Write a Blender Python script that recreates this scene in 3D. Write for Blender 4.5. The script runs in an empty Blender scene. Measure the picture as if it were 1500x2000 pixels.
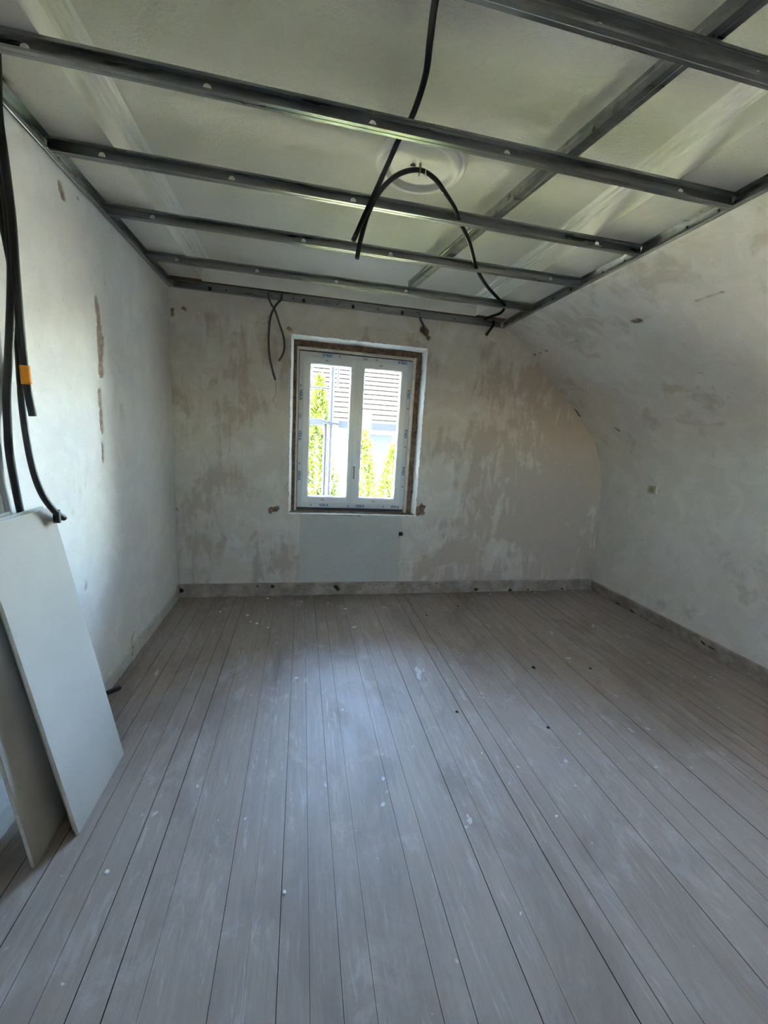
import bpy, bmesh, math, random
import numpy as np
from mathutils import Vector, Matrix
random.seed(7); RNG = np.random.default_rng(7)
SC = bpy.context.scene
COL = SC.collection
# ------------------------------------------------------------------ camera
cam_d = bpy.data.cameras.new('camera'); cam = bpy.data.objects.new('camera', cam_d); COL.objects.link(cam)
F_PX, YAW, PITCH, ROLL = 788.85, 0.2068, -0.1822, 0.0609
CAM = Vector((1.0243, -3.5952, 1.4762))
fw = Vector((math.sin(YAW)*math.cos(PITCH), math.cos(YAW)*math.cos(PITCH), math.sin(PITCH)))
r0 = Vector((math.cos(YAW), -math.sin(YAW), 0)); u0 = r0.cross(fw)
rt = math.cos(ROLL)*r0 + math.sin(ROLL)*u0; up = -math.sin(ROLL)*r0 + math.cos(ROLL)*u0
cam.matrix_world = Matrix(((rt.x, up.x, -fw.x, CAM.x), (rt.y, up.y, -fw.y, CAM.y), (rt.z, up.z, -fw.z, CAM.z), (0, 0, 0, 1)))
cam_d.sensor_fit = 'HORIZONTAL'; cam_d.sensor_width = 36; cam_d.lens = F_PX*36/1500
cam_d.clip_start = 0.02; cam_d.clip_end = 200
SC.camera = cam
# ------------------------------------------------------------------ sky, sun, exposure
world = bpy.data.worlds.new('World'); SC.world = world; world.use_nodes = True
wn = world.node_tree; bg = wn.nodes['Background']
sky = wn.nodes.new('ShaderNodeTexSky'); sky.sky_type = 'NISHITA'; sky.sun_disc = False
SUN_EL, SUN_AZ = math.radians(50), math.radians(62)      # azimuth measured from behind the house towards its left
sky.sun_elevation = SUN_EL; sky.sun_rotation = math.pi + SUN_AZ
sky.air_density = 1.1; sky.dust_density = 1.4; sky.ozone_density = 0.6
wn.links.new(sky.outputs['Color'], bg.inputs['Color']); bg.inputs['Strength'].default_value = 3.8
sun_d = bpy.data.lights.new('sun', 'SUN'); sun_d.energy = 30.0; sun_d.angle = math.radians(0.55); sun_d.color = (1, .90, .74)
sun = bpy.data.objects.new('sun', sun_d); COL.objects.link(sun)
to_sun = Vector((-math.sin(SUN_AZ)*math.cos(SUN_EL), -math.cos(SUN_AZ)*math.cos(SUN_EL), math.sin(SUN_EL)))
sun.rotation_euler = to_sun.to_track_quat('Z', 'Y').to_euler(); sun.location = (-6, -4, 9)
vs = SC.view_settings; vs.view_transform = 'Standard'; vs.look = 'None'; vs.gamma = 1.0; vs.use_curve_mapping = False
vs.exposure = 3.0
# ------------------------------------------------------------------ room measures (metres)
W = 4.11; YR = -4.9; HT = 2.5; ZS = 2.553; ZC = 2.68
TX0, TX1, TY1, TY0 = 0.258, 2.465, -0.065, -4.6            # recessed ceiling tray
PROF = [(4.115, -.03), (4.087, .126), (4.035, 1.1), (4.0, 1.30), (3.863, 1.573), (3.587, 1.851), (3.299, 2.111), (3.084, 2.32), (2.93, 2.425), (2.858, 2.467), (2.79, 2.496), (2.775, 2.51), (2.77, 2.60)]
# ------------------------------------------------------------------ helpers
def tag(o, label=None, cat=None, group=None, kind=None):
    if label: o['label'] = label
    if cat: o['category'] = cat
    if group: o['group'] = group
    if kind: o['kind'] = kind
    return o
def empty(name, loc=(0, 0, 0)):
    o = bpy.data.objects.new(name, None); COL.objects.link(o); o.location = loc; o.empty_display_size = .1
    return o
def link(name, me, mat=None, parent=None, smooth=False):
    if mat is not None:
        for m in (mat if isinstance(mat, (list, tuple)) else [mat]): me.materials.append(m)
    if smooth: me.polygons.foreach_set('use_smooth', [True]*len(me.polygons))
    o = bpy.data.objects.new(name, me); COL.objects.link(o)
    if parent is not None:
        o.parent = parent
        bpy.context.view_layer.update() if False else None
        o.matrix_parent_inverse = Matrix.Translation(-Vector(parent.location)) if parent.type == 'EMPTY' and not parent.parent else Matrix()
    return o
def pyd(name, v, f, mat=None, parent=None, smooth=False):
    me = bpy.data.meshes.new(name); me.from_pydata([tuple(p) for p in v], [], f); me.update()
    return link(name, me, mat, parent, smooth)
class MB:
    def __init__(s): s.v = []; s.f = []; s.m = []
    def box(s, x0, x1, y0, y1, z0, z1, m=0, rot=None):
        b = len(s.v); c = [(x0, y0, z0), (x1, y0, z0), (x1, y1, z0), (x0, y1, z0), (x0, y0, z1), (x1, y0, z1), (x1, y1, z1), (x0, y1, z1)]
        if rot is not None: c = [tuple(rot @ Vector(p)) for p in c]
        s.v += c
        for q in ((0, 3, 2, 1), (4, 5, 6, 7), (0, 1, 5, 4), (1, 2, 6, 5), (2, 3, 7, 6), (3, 0, 4, 7)): s.f.append(tuple(b+i for i in q)); s.m.append(m)
        return s
    def poly(s, pts, m=0):
        b = len(s.v); s.v += [tuple(p) for p in pts]; s.f.append(tuple(range(b, b+len(pts)))); s.m.append(m); return s
    def cyl(s, a, b, r, n=12, m=0, r2=None):
        a = Vector(a); b = Vector(b); d = (b-a).normalized(); t = d.orthogonal().normalized(); w = d.cross(t); k = len(s.v); r2 = r if r2 is None else r2
        for p, rr in ((a, r), (b, r2)):
            for i in range(n):
                an = 2*math.pi*i/n; s.v.append(tuple(p + (t*math.cos(an)+w*math.sin(an))*rr))
        for i in range(n): s.f.append((k+i, k+(i+1) % n, k+n+(i+1) % n, k+n+i)); s.m.append(m)
        s.f.append(tuple(k+i for i in reversed(range(n)))); s.m.append(m); s.f.append(tuple(k+n+i for i in range(n))); s.m.append(m)
        return s
    def build(s, name, mat, parent=None, bevel=0, smooth=False, seg=2):
        o = pyd(name, s.v, s.f, mat, parent, smooth)
        if any(s.m): o.data.polygons.foreach_set('material_index', s.m)
        if bevel:
            md = o.modifiers.new('bevel', 'BEVEL'); md.width = bevel; md.segments = seg; md.limit_method = 'ANGLE'
        return o
def noise2(u, v, freq, seed=0, octv=3):
    u = np.asarray(u)*freq; v = np.asarray(v)*freq; out = np.zeros_like(u); amp = 1.; tot = 0
    for k in range(octv):
        tab = np.random.default_rng(seed*31+k).random((256, 256))
        iu = np.floor(u).astype(int); iv = np.floor(v).astype(int); fu = u-iu; fv = v-iv
        fu = fu*fu*(3-2*fu); fv = fv*fv*(3-2*fv)
        a = tab[iu % 256, iv % 256]; b = tab[(iu+1) % 256, iv % 256]; c = tab[iu % 256, (iv+1) % 256]; d = tab[(iu+1) % 256, (iv+1) % 256]
        out += amp*((a*(1-fu)+b*fu)*(1-fv)+(c*(1-fu)+d*fu)*fv); tot += amp
        amp *= .5; u = u*2.03+11.3; v = v*2.03+5.7
    return out/tot
def breaks(stops, step):
    r = []
    for a, b in zip(stops, stops[1:]):
        n = max(1, int(round((b-a)/step))); r += list(np.linspace(a, b, n+1)[:-1])
    return np.array(r+[stops[-1]])
def seg_dist(U, V, a, b):
    a = np.array(a, float); b = np.array(b, float); d = b-a; L = d@d+1e-12
    t = np.clip(((U-a[0])*d[0]+(V-a[1])*d[1])/L, 0, 1)
    return np.hypot(U-a[0]-t*d[0], V-a[1]-t*d[1]), t
def damage(U, V, marks, seed):
    """marks: (a, b, width, depth, amount) segments in wall coordinates -> depth and colour amount"""
    dep = np.zeros_like(U); col = np.zeros_like(U); nz = noise2(U, V, 38, seed, 3)-.5; nz2 = noise2(U, V, 9, seed+3, 2)-.5
    for a, b, w, d, c in marks:
        ds, t = seg_dist(U, V, a, b)
        ww = w*(1 + 1.1*nz + .8*nz2)
        k = np.clip((ww-ds)/(.010), 0, 1)
        dep = np.maximum(dep, d*k*(.7+.6*(nz+.5))); col = np.maximum(col, c*k)
    return dep, col
def grid_mesh(name, us, vs_, pos, nrm, disp, col, mat, hole=None, parent=None):
    """pos(U,V)->(n,3) points; nrm the direction in which disp pushes"""
    U, V = np.meshgrid(us, vs_, indexing='ij'); P = pos(U, V) + nrm(U, V)*disp[..., None]
    nu, nv = len(us), len(vs_); idx = np.arange(nu*nv).reshape(nu, nv)
    q = np.stack([idx[:-1, :-1], idx[1:, :-1], idx[1:, 1:], idx[:-1, 1:]], -1)
    if hole is not None:
        cu = (us[:-1]+us[1:])/2; cv = (vs_[:-1]+vs_[1:])/2; CU, CV = np.meshgrid(cu, cv, indexing='ij')
        keep = ~((CU > hole[0]) & (CU < hole[1]) & (CV > hole[2]) & (CV < hole[3])); q = q[keep]
    q = q.reshape(-1, 4)
    me = bpy.data.meshes.new(name); me.vertices.add(nu*nv); me.vertices.foreach_set('co', P.reshape(-1).astype(np.float32))
    me.loops.add(q.size); me.loops.foreach_set('vertex_index', q.reshape(-1).astype(np.int32))
    me.polygons.add(len(q)); me.polygons.foreach_set('loop_start', np.arange(0, q.size, 4, dtype=np.int32))
    me.update(calc_edges=True); me.validate()
    at = me.attributes.new('dmg', 'FLOAT', 'POINT'); at.data.foreach_set('value', col.reshape(-1).astype(np.float32))
    return link(name, me, mat, parent, True)
def catmull(pts, step):
    P = [Vector(p) for p in pts]; P = [P[0]*2-P[1]] + P + [P[-1]*2-P[-2]]; out = []
    for i in range(1, len(P)-2):
        a, b, c, d = P[i-1], P[i], P[i+1], P[i+2]; n = max(1, int(round((c-b).length/step)))
        for k in range(n):
            t = k/n; out.append(.5*((2*b)+(c-a)*t+(2*a-5*b+4*c-d)*t*t+(3*b-a-3*c+d)*t**3))
    out.append(P[-2]); return out
def tube(name, pts, r, mat, parent=None, ribs=True, n=10, hollow=True):
    step = .0024 if ribs else .012
    C = catmull(pts, step); v = []; f = []; T = None; nn = None
    m = len(C)
    for i, p in enumerate(C):
        d = (C[min(i+1, m-1)]-C[max(i-1, 0)]).normalized()
        nn = d.orthogonal().normalized() if nn is None else (nn - d*nn.dot(d)).normalized()
        b = d.cross(nn); rr = r*(1.0 if (not ribs or i % 2) else .87)
        for k in range(n):
            a = 2*math.pi*k/n; v.append(p+(nn*math.cos(a)+b*math.sin(a))*rr)
    for i in range(m-1):
        for k in range(n): f.append((i*n+k, i*n+(k+1) % n, (i+1)*n+(k+1) % n, (i+1)*n+k))
    # open ends with an inner wall a little way in
    for e, di in ((0, 1), (m-1, -1)):
        base = len(v); c0 = C[e]; dirv = (C[min(max(e+di, 0), m-1)]-c0).normalized()
        ring = [v[e*n+k] for k in range(n)]
        for k in range(n): v.append(c0+(ring[k]-c0)*.72)
        for k in range(n): v.append(c0+(ring[k]-c0)*.72+dirv*.02)
        for k in range(n): f.append((e*n+k, e*n+(k+1) % n, base+(k+1) % n, base+k)); f.append((base+k, base+(k+1) % n, base+n+(k+1) % n, base+n+k))
        f.append(tuple(base+n+k for k in range(n)))
    return pyd(name, v, f, mat, parent, True)
# ------------------------------------------------------------------ materials
def mat(name, color=(.5, .5, .5), rough=.7, metal=0., spec=.3):
    m = bpy.data.materials.new(name); m.use_nodes = True; b = m.node_tree.nodes['Principled BSDF']
    b.inputs['Base Color'].default_value = (*color, 1); b.inputs['Roughness'].default_value = rough; b.inputs['Metallic'].default_value = metal
    b.inputs['Specular IOR Level'].default_value = spec
    return m
class NT:
    def __init__(s, m): s.t = m.node_tree; s.b = s.t.nodes['Principled BSDF']; s.tc = s.t.nodes.new('ShaderNodeTexCoord').outputs['Object']
    def n(s, typ, **kw):
        o = s.t.nodes.new(typ)
        for k, val in kw.items(): setattr(o, k, val)
        return o
    def link(s, a, b): s.t.links.new(a, b)
    def mapping(s, scale=(1, 1, 1), loc=(0, 0, 0), src=None):
        o = s.n('ShaderNodeMapping'); o.inputs['Scale'].default_value = scale; o.inputs['Location'].default_value = loc; s.link(src or s.tc, o.inputs['Vector']); return o.outputs['Vector']
    def noise(s, scale, detail=4, rough=.55, vec=None, dist=0.):
        o = s.n('ShaderNodeTexNoise'); o.inputs['Scale'].default_value = scale; o.inputs['Detail'].default_value = detail; o.inputs['Roughness'].default_value = rough; o.inputs['Distortion'].default_value = dist
        s.link(vec or s.tc, o.inputs['Vector']); return o.outputs['Fac']
    def ramp(s, fac, a, b, lo=0., hi=1.):
        o = s.n('ShaderNodeMapRange'); o.interpolation_type = 'SMOOTHSTEP'
        for k, val in zip(('From Min', 'From Max', 'To Min', 'To Max'), (a, b, lo, hi)): o.inputs[k].default_value = val
        s.link(fac, o.inputs['Value']); return o.outputs['Result']
    def mix(s, fac, a, b, mode='MIX'):
        o = s.n('ShaderNodeMix', data_type='RGBA', blend_type=mode)
        for sock, val in ((o.inputs[6], a), (o.inputs[7], b)):
            if isinstance(val, tuple): sock.default_value = (*val, 1)
            else: s.link(val, sock)
        if isinstance(fac, float): o.inputs[0].default_value = fac
        else: s.link(fac, o.inputs[0])
        return o.outputs[2]
    def math(s, op, a, b=0., c=None):
        o = s.n('ShaderNodeMath', operation=op)
        for i, val in enumerate((a, b) if c is None else (a, b, c)):
            if isinstance(val, (int, float)): o.inputs[i].default_value = val
            else: s.link(val, o.inputs[i])
        return o.outputs[0]
    def attr(s, name): o = s.n('ShaderNodeAttribute'); o.attribute_name = name; return o.outputs['Fac']
    def bump(s, h, strength=.3, dist=.01):
        o = s.n('ShaderNodeBump'); o.inputs['Strength'].default_value = strength; o.inputs['Distance'].default_value = dist; s.link(h, o.inputs['Height']); s.link(o.outputs['Normal'], s.b.inputs['Normal'])
    def color(s, c): s.link(c, s.b.inputs['Base Color'])
    def xyz(s): o = s.n('ShaderNodeSeparateXYZ'); s.link(s.tc, o.inputs[0]); return o.outputs
def plaster(name, base, light, brown, brown_amt, streak=True, zones=(), raw=((.16, .095, .065), (.36, .27, .20))):
    m = mat(name, base, .92, 0, .12); t = NT(m)
    big = t.noise(1.3, 5, .6, dist=.4); mid = t.noise(5.5, 6, .62, dist=.6); fine = t.noise(42, 5, .65)
    st = t.noise(6, 5, .6, t.mapping((2.2, 2.2, .55) if streak else (1, 1, 1)), .8)
    c = t.mix(t.ramp(mid, .40, .66), base, light)
    pat = t.math('ADD', t.math('MULTIPLY', big, .75), t.math('ADD', t.math('MULTIPLY', mid, .30), t.math('MULTIPLY', st, .34)))
    x, y, z = t.xyz()
    for kind, v0, v1, amt in zones:            # broad areas where the old distemper is scraped away
        src = {'x': x, 'y': y, 'z': z}[kind]; pat = t.math('ADD', pat, t.math('MULTIPLY', t.ramp(src, v0, v1), amt))
    thr = .765-brown_amt*.1
    bf = t.ramp(pat, thr, thr+.11, 0., .85)
    c = t.mix(bf, c, brown)
    c = t.mix(t.ramp(t.noise(26, 3, .7), .62, .74, 0., .45), c, (light[0]*1.12, light[1]*1.12, light[2]*1.1))
    c = t.mix(t.ramp(t.noise(60, 4, .7, t.mapping((1, 1, .5))), .64, .72, 0., .5), c, tuple(k*.55 for k in brown))
    d = t.attr('dmg'); dcol = t.mix(t.ramp(fine, .35, .7), *raw)
    c = t.mix(t.ramp(d, .02, .5), c, dcol); t.color(c)
    t.bump(t.math('ADD', t.math('MULTIPLY', mid, .5), t.math('MULTIPLY', fine, .35)), .35, .006)
    return m
M = {}
M['back'] = plaster('plaster_back', (.60, .55, .475), (.67, .635, .575), (.455, .375, .31), .35, True, (('x', 2.3, 3.3, .09), ('z', 1.9, 1.3, .04), ('x', 3.0, 3.9, .05), ('x', .8, .2, .03), ('z', 2.37, 2.42, -.3)))
M['left'] = plaster('plaster_left', (.71, .685, .645), (.765, .745, .71), (.60, .53, .45), -.35, True, (), ((.36, .27, .22), (.52, .43, .36)))
M['right'] = plaster('plaster_right', (.64, .60, .53), (.70, .665, .60), (.52, .465, .38), .5, False)
M['rear'] = plaster('plaster_rear', (.52, .49, .43), (.58, .55, .49), (.42, .36, .30), .5, True)
def rough_mat(name, a, b, s1=9, s2=70, strength=.6, rough=.95, dmg=True, dist=.006):
    m = mat(name, a, rough, 0, .15); t = NT(m); c = t.mix(t.ramp(t.noise(s1, 6, .65, dist=.5), .35, .68), a, b)
    c = t.mix(t.ramp(t.noise(s2, 3, .7), .55, .75, 0., .5), c, tuple(k*.6 for k in a))
    if dmg: c = t.mix(t.ramp(t.attr('dmg'), .02, .5), c, (.05, .035, .025))
    t.color(c); t.bump(t.noise(s2*.7, 5, .7), strength, dist); return m
M['skirt'] = rough_mat('bare_mortar_strip', (.27, .225, .185), (.42, .37, .31), 7, 60, .6)
M['skirt_l'] = rough_mat('greenish_plaster_strip', (.52, .53, .47), (.62, .62, .57), 7, 60, .4)
M['brown'] = rough_mat('rough_brown_jamb', (.13, .085, .06), (.27, .19, .14), 30, 90, .9)
M['white_plaster'] = rough_mat('white_reveal_plaster', (.80, .79, .74), (.86, .86, .83), 20, 90, .35, dmg=False)
M['patch'] = rough_mat('smooth_patch_plaster', (.50, .50, .455), (.53, .53, .49), 3, 50, .12, dmg=False)
M['sill'] = rough_mat('dark_sill_mortar', (.10, .09, .085), (.20, .17, .15), 20, 80, .7, dmg=False)
M['strip'] = rough_mat('pale_wood_strip', (.55, .49, .42), (.68, .62, .55), 14, 90, .3, dmg=False)
M['soffit_brown'] = rough_mat('bare_brown_lath', (.13, .085, .055), (.20, .14, .10), 12, 80, .6, dmg=False)
def ceil_mat():
    m = mat('stippled_ceiling_paint', (.70, .67, .59), .9, 0, .15); t = NT(m)
    t.color(t.mix(t.ramp(t.noise(1.7, 4), .35, .7), (.66, .63, .545), (.72, .69, .61)))
    t.bump(t.math('ADD', t.noise(55, 4, .6, t.mapping((1, 1.6, 1)), .8), t.math('MULTIPLY', t.noise(130, 3), .4)), .8, .008); return m
M['ceiling'] = ceil_mat()
M['soffit'] = rough_mat('soffit_paint', (.62, .59, .52), (.68, .655, .585), 3, 120, .2, dmg=True)
M['gloss_white'] = mat('old_moulding_paint', (.76, .735, .66), .55, 0, .3)
def wood_mat():
    m = mat('worn_floorboard', (.3, .27, .25), .58, 0, .32); t = NT(m)
    oi = t.n('ShaderNodeObjectInfo').outputs['Random']
    geo = t.n('ShaderNodeNewGeometry').outputs['Position']
    off = t.n('ShaderNodeCombineXYZ'); t.link(t.math('MULTIPLY', oi, 37.), off.inputs[1])
    va = t.n('ShaderNodeVectorMath', operation='ADD'); t.link(geo, va.inputs[0]); t.link(off.outputs[0], va.inputs[1])
    gv = t.mapping((26, 1.3, 1), src=va.outputs[0]); grain = t.noise(2.6, 6, .62, gv, .7); fine = t.noise(9, 4, .7, gv)
    big = t.noise(.9, 4, .6, geo, .5); smear = t.noise(4.2, 6, .68, t.mapping((1.5, .8, 1), src=geo), 1.)
    a = t.mix(oi, (.292, .232, .193), (.335, .272, .232))
    c = t.mix(t.ramp(grain, .30, .72), a, (.245, .196, .166))
    c = t.mix(t.ramp(big, .38, .66, 0., .5), c, (.36, .298, .258))
    c = t.mix(t.ramp(smear, .52, .70, 0., .5), c, (.45, .40, .37))
    c = t.mix(t.ramp(fine, .60, .78, 0., .35), c, (.20, .165, .14))
    sp = t.noise(17, 2, .5, geo, .3); c = t.mix(t.ramp(sp, .735, .765, 0., .75), c, (.66, .64, .62))
    c = t.mix(t.ramp(t.noise(45, 2, .5, geo), .755, .79, 0., .7), c, (.62, .60, .58))
    sc = t.noise(3.2, 5, .7, t.mapping((9, 1.1, 1), src=geo), 1.6); c = t.mix(t.ramp(sc, .57, .69, 0., .36), c, (.52, .48, .455))
    dirt = t.noise(2.1, 6, .7, t.mapping((1.2, .6, 1), (3, 7, 0), geo), .8); c = t.mix(t.ramp(dirt, .48, .66, 0., .55), c, (.20, .157, .128))
    blot = t.noise(7, 3, .6, t.mapping((1, .7, 1), (9, 2, 0), geo), .4); c = t.mix(t.ramp(blot, .69, .715, 0., .6), c, (.60, .575, .56))
    t.color(c); t.link(t.ramp(smear, .4, .7, .50, .68), t.b.inputs['Roughness'])
    t.bump(t.math('ADD', t.math('MULTIPLY', grain, .5), t.math('MULTIPLY', fine, .3)), .22, .003); return m
M['wood'] = wood_mat()
M['subfloor'] = mat('dark_subfloor', (.03, .023, .019), 1., 0, 0.)
def zinc_mat():
    m = mat('galvanised_steel', (.29, .30, .295), .33, 1., .5); t = NT(m); n = t.noise(24, 3, .6, t.mapping((.15, 1, 1)))
    t.color(t.mix(t.ramp(n, .3, .7), (.24, .25, .245), (.34, .35, .345))); t.link(t.ramp(n, .3, .7, .27, .42), t.b.inputs['Roughness']); return m
M['zinc'] = zinc_mat()
M['screw'] = mat('black_screw', (.02, .02, .02), .5, .6)
M['black_tube'] = mat('black_conduit_plastic', (.012, .012, .013), .48, 0, .4)
M['grey_tube'] = mat('dark_grey_conduit_plastic', (.075, .07, .068), .5, 0, .4)
M['pale_tube'] = mat('pale_grey_conduit_plastic', (.36, .34, .32), .55, 0, .3)
M['wire'] = mat('steel_pull_wire', (.30, .22, .16), .5, .5)
M['orange'] = mat('orange_tape', (.72, .27, .015), .6)
M['tape'] = mat('black_tape', (.012, .012, .012), .45)
def paper_mat():
    m = mat('plasterboard_paper', (.43, .395, .345), .9, 0, .12); t = NT(m); c = t.mix(t.ramp(t.noise(2.2, 4), .35, .7), (.41, .375, .325), (.455, .42, .37))
    t.color(t.mix(t.ramp(t.noise(150, 2), .62, .8, 0., .15), c, (.4, .37, .33))); t.bump(t.noise(120, 3), .06, .002); return m
M['paper'] = paper_mat(); M['gypsum'] = rough_mat('cut_gypsum_edge', (.66, .62, .54), (.74, .71, .65), 60, 150, .5, dmg=False); M['blue_edge'] = mat('pale_blue_paper_edge', (.50, .66, .70), .8)
M['upvc'] = mat('white_window_plastic', (.72, .72, .72), .32, 0, .4)
M['film'] = mat('protective_film', (.66, .67, .68), .28, 0, .5)
M['ink'] = mat('blue_film_print', (.015, .12, .33), .5); M['ink2'] = mat('grey_film_print', (.25, .28, .32), .5)
M['gasket'] = mat('black_rubber_gasket', (.015, .015, .015), .7); M['base_profile'] = mat('dark_base_profile', (.06, .06, .065), .5)
M['handle'] = mat('white_handle', (.82, .82, .82), .25, 0, .5); M['handle_grey'] = mat('grey_handle_recess', (.30, .31, .33), .4)
def glass_mat():
    m = bpy.data.materials.new('window_glass'); m.use_nodes = True; t = m.node_tree; t.nodes.remove(t.nodes['Principled BSDF'])
    tr = t.nodes.new('ShaderNodeBsdfTransparent'); tr.inputs[0].default_value = (.95, .97, .96, 1); gl = t.nodes.new('ShaderNodeBsdfGlossy'); gl.inputs['Roughness'].default_value = .01
    fr = t.nodes.new('ShaderNodeFresnel'); fr.inputs[0].default_value = 1.45; mx = t.nodes.new('ShaderNodeMixShader')
    t.links.new(fr.outputs[0], mx.inputs[0]); t.links.new(tr.outputs[0], mx.inputs[1]); t.links.new(gl.outputs[0], mx.inputs[2]); t.links.new(mx.outputs[0], t.nodes['Material Output'].inputs[0]); return m
M['glass'] = glass_mat()
M['socket'] = mat('yellowed_socket_plastic', (.42, .38, .27), .45, 0, .4); M['socket_dark'] = mat('socket_recess', (.26, .23, .16), .6)
M['hole'] = mat('dark_hole', (.02, .018, .016), .9)
M['scaf'] = mat('scaffold_steel', (.022, .025, .03), .55, 0., .25); M['scaf_board'] = mat('scaffold_alu_board', (.045, .052, .062), .6, 0., .2); M['red'] = mat('red_clip', (.7, .06, .03), .5)
def leaf_mat():
    m = mat('thuja_leaf', (.20, .30, .035), .6, 0, .2); t = NT(m); oi = t.n('ShaderNodeObjectInfo').outputs['Random']
    c = t.mix(t.ramp(t.noise(3.5, 4), .35, .65), (.010, .018, .0012), (.024, .034, .0022)); t.color(t.mix(t.math('MULTIPLY', oi, .35), c, (.36, .40, .06))); return m
M['leaf'] = leaf_mat(); M['bark'] = rough_mat('bark', (.13, .09, .06), (.2, .15, .1), 12, 60, .6, dmg=False)
M['house_wall'] = rough_mat('white_render', (.78, .77, .74), (.84, .83, .81), 2, 40, .2, dmg=False)
M['tile'] = rough_mat('sun_bleached_tile', (.030, .026, .022), (.040, .034, .030), 6, 40, .2, dmg=False)
M['shutter'] = mat('grey_blue_shutter', (.016, .0178, .020), .7, 0, .05)
M['grass'] = rough_mat('dry_lawn', (.11, .13, .035), (.17, .18, .06), 1.2, 30, .6, dmg=False, dist=.05)
M['paving'] = rough_mat('pale_gravel', (.46, .405, .31), (.53, .475, .38), 3, 50, .5, dmg=False)
# ------------------------------------------------------------------ room shell
floor = MB().box(-.3, 4.4, YR-.2, .1, -.25, -.028).build('floor', M['subfloor']); tag(floor, 'narrow worn grey-brown floorboards running towards the window', None, None, 'structure')
PW = .0855; X0 = 1.077 - 13*PW
pm = MB().box(-(PW-.0009)/2, (PW-.0009)/2, YR+.01, -.002, -.027, 0)
pmesh = None
for k in range(49):
    xc = X0 + (k+.5)*PW
    if xc < -.02 or xc > 4.13: continue
    if pmesh is None:
        o = pm.build('plank', [M['wood'], M['subfloor']], floor); pmesh = o.data
        for p_ in pmesh.polygons: p_.material_index = 0 if p_.normal.z > .5 else 1
    else:
        o = bpy.data.objects.new('plank', pmesh); COL.objects.link(o); o.parent = floor
    o.location = (xc + random.uniform(-.0006, .0006), 0, random.uniform(-.0001, 0)); o.rotation_euler = (0, random.uniform(-.0012, .0012), random.uniform(-.0003, .0003)); o.scale.x = 1 - random.choice((0, 0, 0, .006, .012, .022))
# back wall: displaced plaster face with the window opening, masonry behind
A = (.918, 2.083, .775, 2.262); Cc = (.968, 2.012, .775, 2.19)
us = breaks([-.02, A[0], A[1], 4.13], .0125); vz = breaks([-.03, A[2], A[3], 2.62], .0125)
U, V = np.meshgrid(us, vz, indexing='ij')
marks = [((.775, .792), (.812, .80), .036, .022, 1), ((2.105, .805), (2.135, .85), .04, .024, 1), ((2.12, .80), (2.155, .795), .02, .02, 1),
         ((2.03, 2.425), (2.055, 2.39), .03, .022, 1), ((2.06, 2.37), (2.085, 2.35), .02, .018, .9), ((.735, 2.375), (.737, 2.325), .012, .004, .45),
         ((.70, 2.33), (.705, 2.31), .008, .003, .4), ((.885, 2.305), (.905, 2.30), .018, .005, .5), ((.10, 2.36), (.12, 2.35), .012, .004, .5), ((.02, 2.35), (.022, 2.30), .014, .004, .5),
         ((.006, .79), (.012, .77), .010, .012, .9), ((.94, 2.268), (2.07, 2.266), .006, .004, .0), ((.91, .765), (2.1, .765), .008, .006, .25), ((.914, .8), (.912, 2.2), .005, .004, .25)]
for k in range(26): # little nail holes and specks
    x, z = RNG.uniform(.1, 3.4), RNG.uniform(.2, 2.42); marks.append(((x, z), (x+.004, z), .005, .004, .6))
for k in range(18):
    x, z = 1.55+RNG.normal()*.18, .14+abs(RNG.normal())*.09; marks.append(((x, z), (x+.003, z), .005, .003, .7))
dep, colr = damage(U, V, marks, 5)
dep = dep + .0045*(noise2(U, V, 3, 11, 4)-.5) + .002*(noise2(U, V, 22, 12, 2)-.5)
dep[0, :] = 0
wall_back = grid_mesh('wall_back', us, vz, lambda U, V: np.stack([U, 0*U, V], -1), lambda U, V: np.stack([0*U, 0*U+1, 0*U], -1), dep, colr, M['back'], A)
tag(wall_back, 'scraped grey-brown plaster end wall around the window', None, None, 'structure')
ms = MB(); y0, y1 = .12, .25
ms.box(-.3, Cc[0], y0, y1, -.3, 3.3).box(Cc[1], 4.6, y0, y1, -.3, 3.3).box(Cc[0], Cc[1], y0, y1, -.3, Cc[2]).box(Cc[0], Cc[1], y0, y1, Cc[3], 3.3)
ms.build('masonry', M['brown'], wall_back)
# reveals: white plaster with a ragged inner edge
def reveal(name, p_out, p_in, yd, seed, n=70):
    a0, a1 = Vector(p_out[0]), Vector(p_out[1]); b0, b1 = Vector(p_in[0]), Vector(p_in[1]); v = []; f = []; rng = random.Random(seed)
    for i in range(n+1):
        t = i/n; a = a0.lerp(a1, t); b = b0.lerp(b1, t)
        j = rng.uniform(-.4, .5)*.012 + .006*math.sin(t*17+seed); k = rng.uniform(-1, 1)*.0028
        pa = Vector((a.x, -.002+abs(k), a.z)); pm_ = a.lerp(b, .5); pb = Vector((b.x, yd+j*2.2, b.z))
        back = (b-a).normalized()*-.02
        v += [pa+(b-a).normalized()*k, Vector((pm_.x, yd*.5, pm_.z)), pb, pb + Vector((back.x, .02, back.z))]
    for i in range(n):
        for q in range(3): f.append((i*4+q, i*4+q+1, (i+1)*4+q+1, (i+1)*4+q))
    return pyd(name, v, f, M['white_plaster'], wall_back)
B = (.937, 2.066, .775, 2.246)
reveal('plaster_reveal', ((A[0], 0, A[2]), (A[0], 0, A[3])), ((B[0], 0, B[2]), (B[0], 0, B[3])), .113, 1)
reveal('plaster_reveal', ((A[1], 0, A[2]), (A[1], 0, A[3])), ((B[1], 0, B[2]), (B[1], 0, B[3])), .113, 2)
reveal('plaster_reveal', ((A[0], 0, A[3]), (A[1], 0, A[3])), ((B[0], 0, B[3]), (B[1], 0, B[3])), .113, 3)
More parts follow.
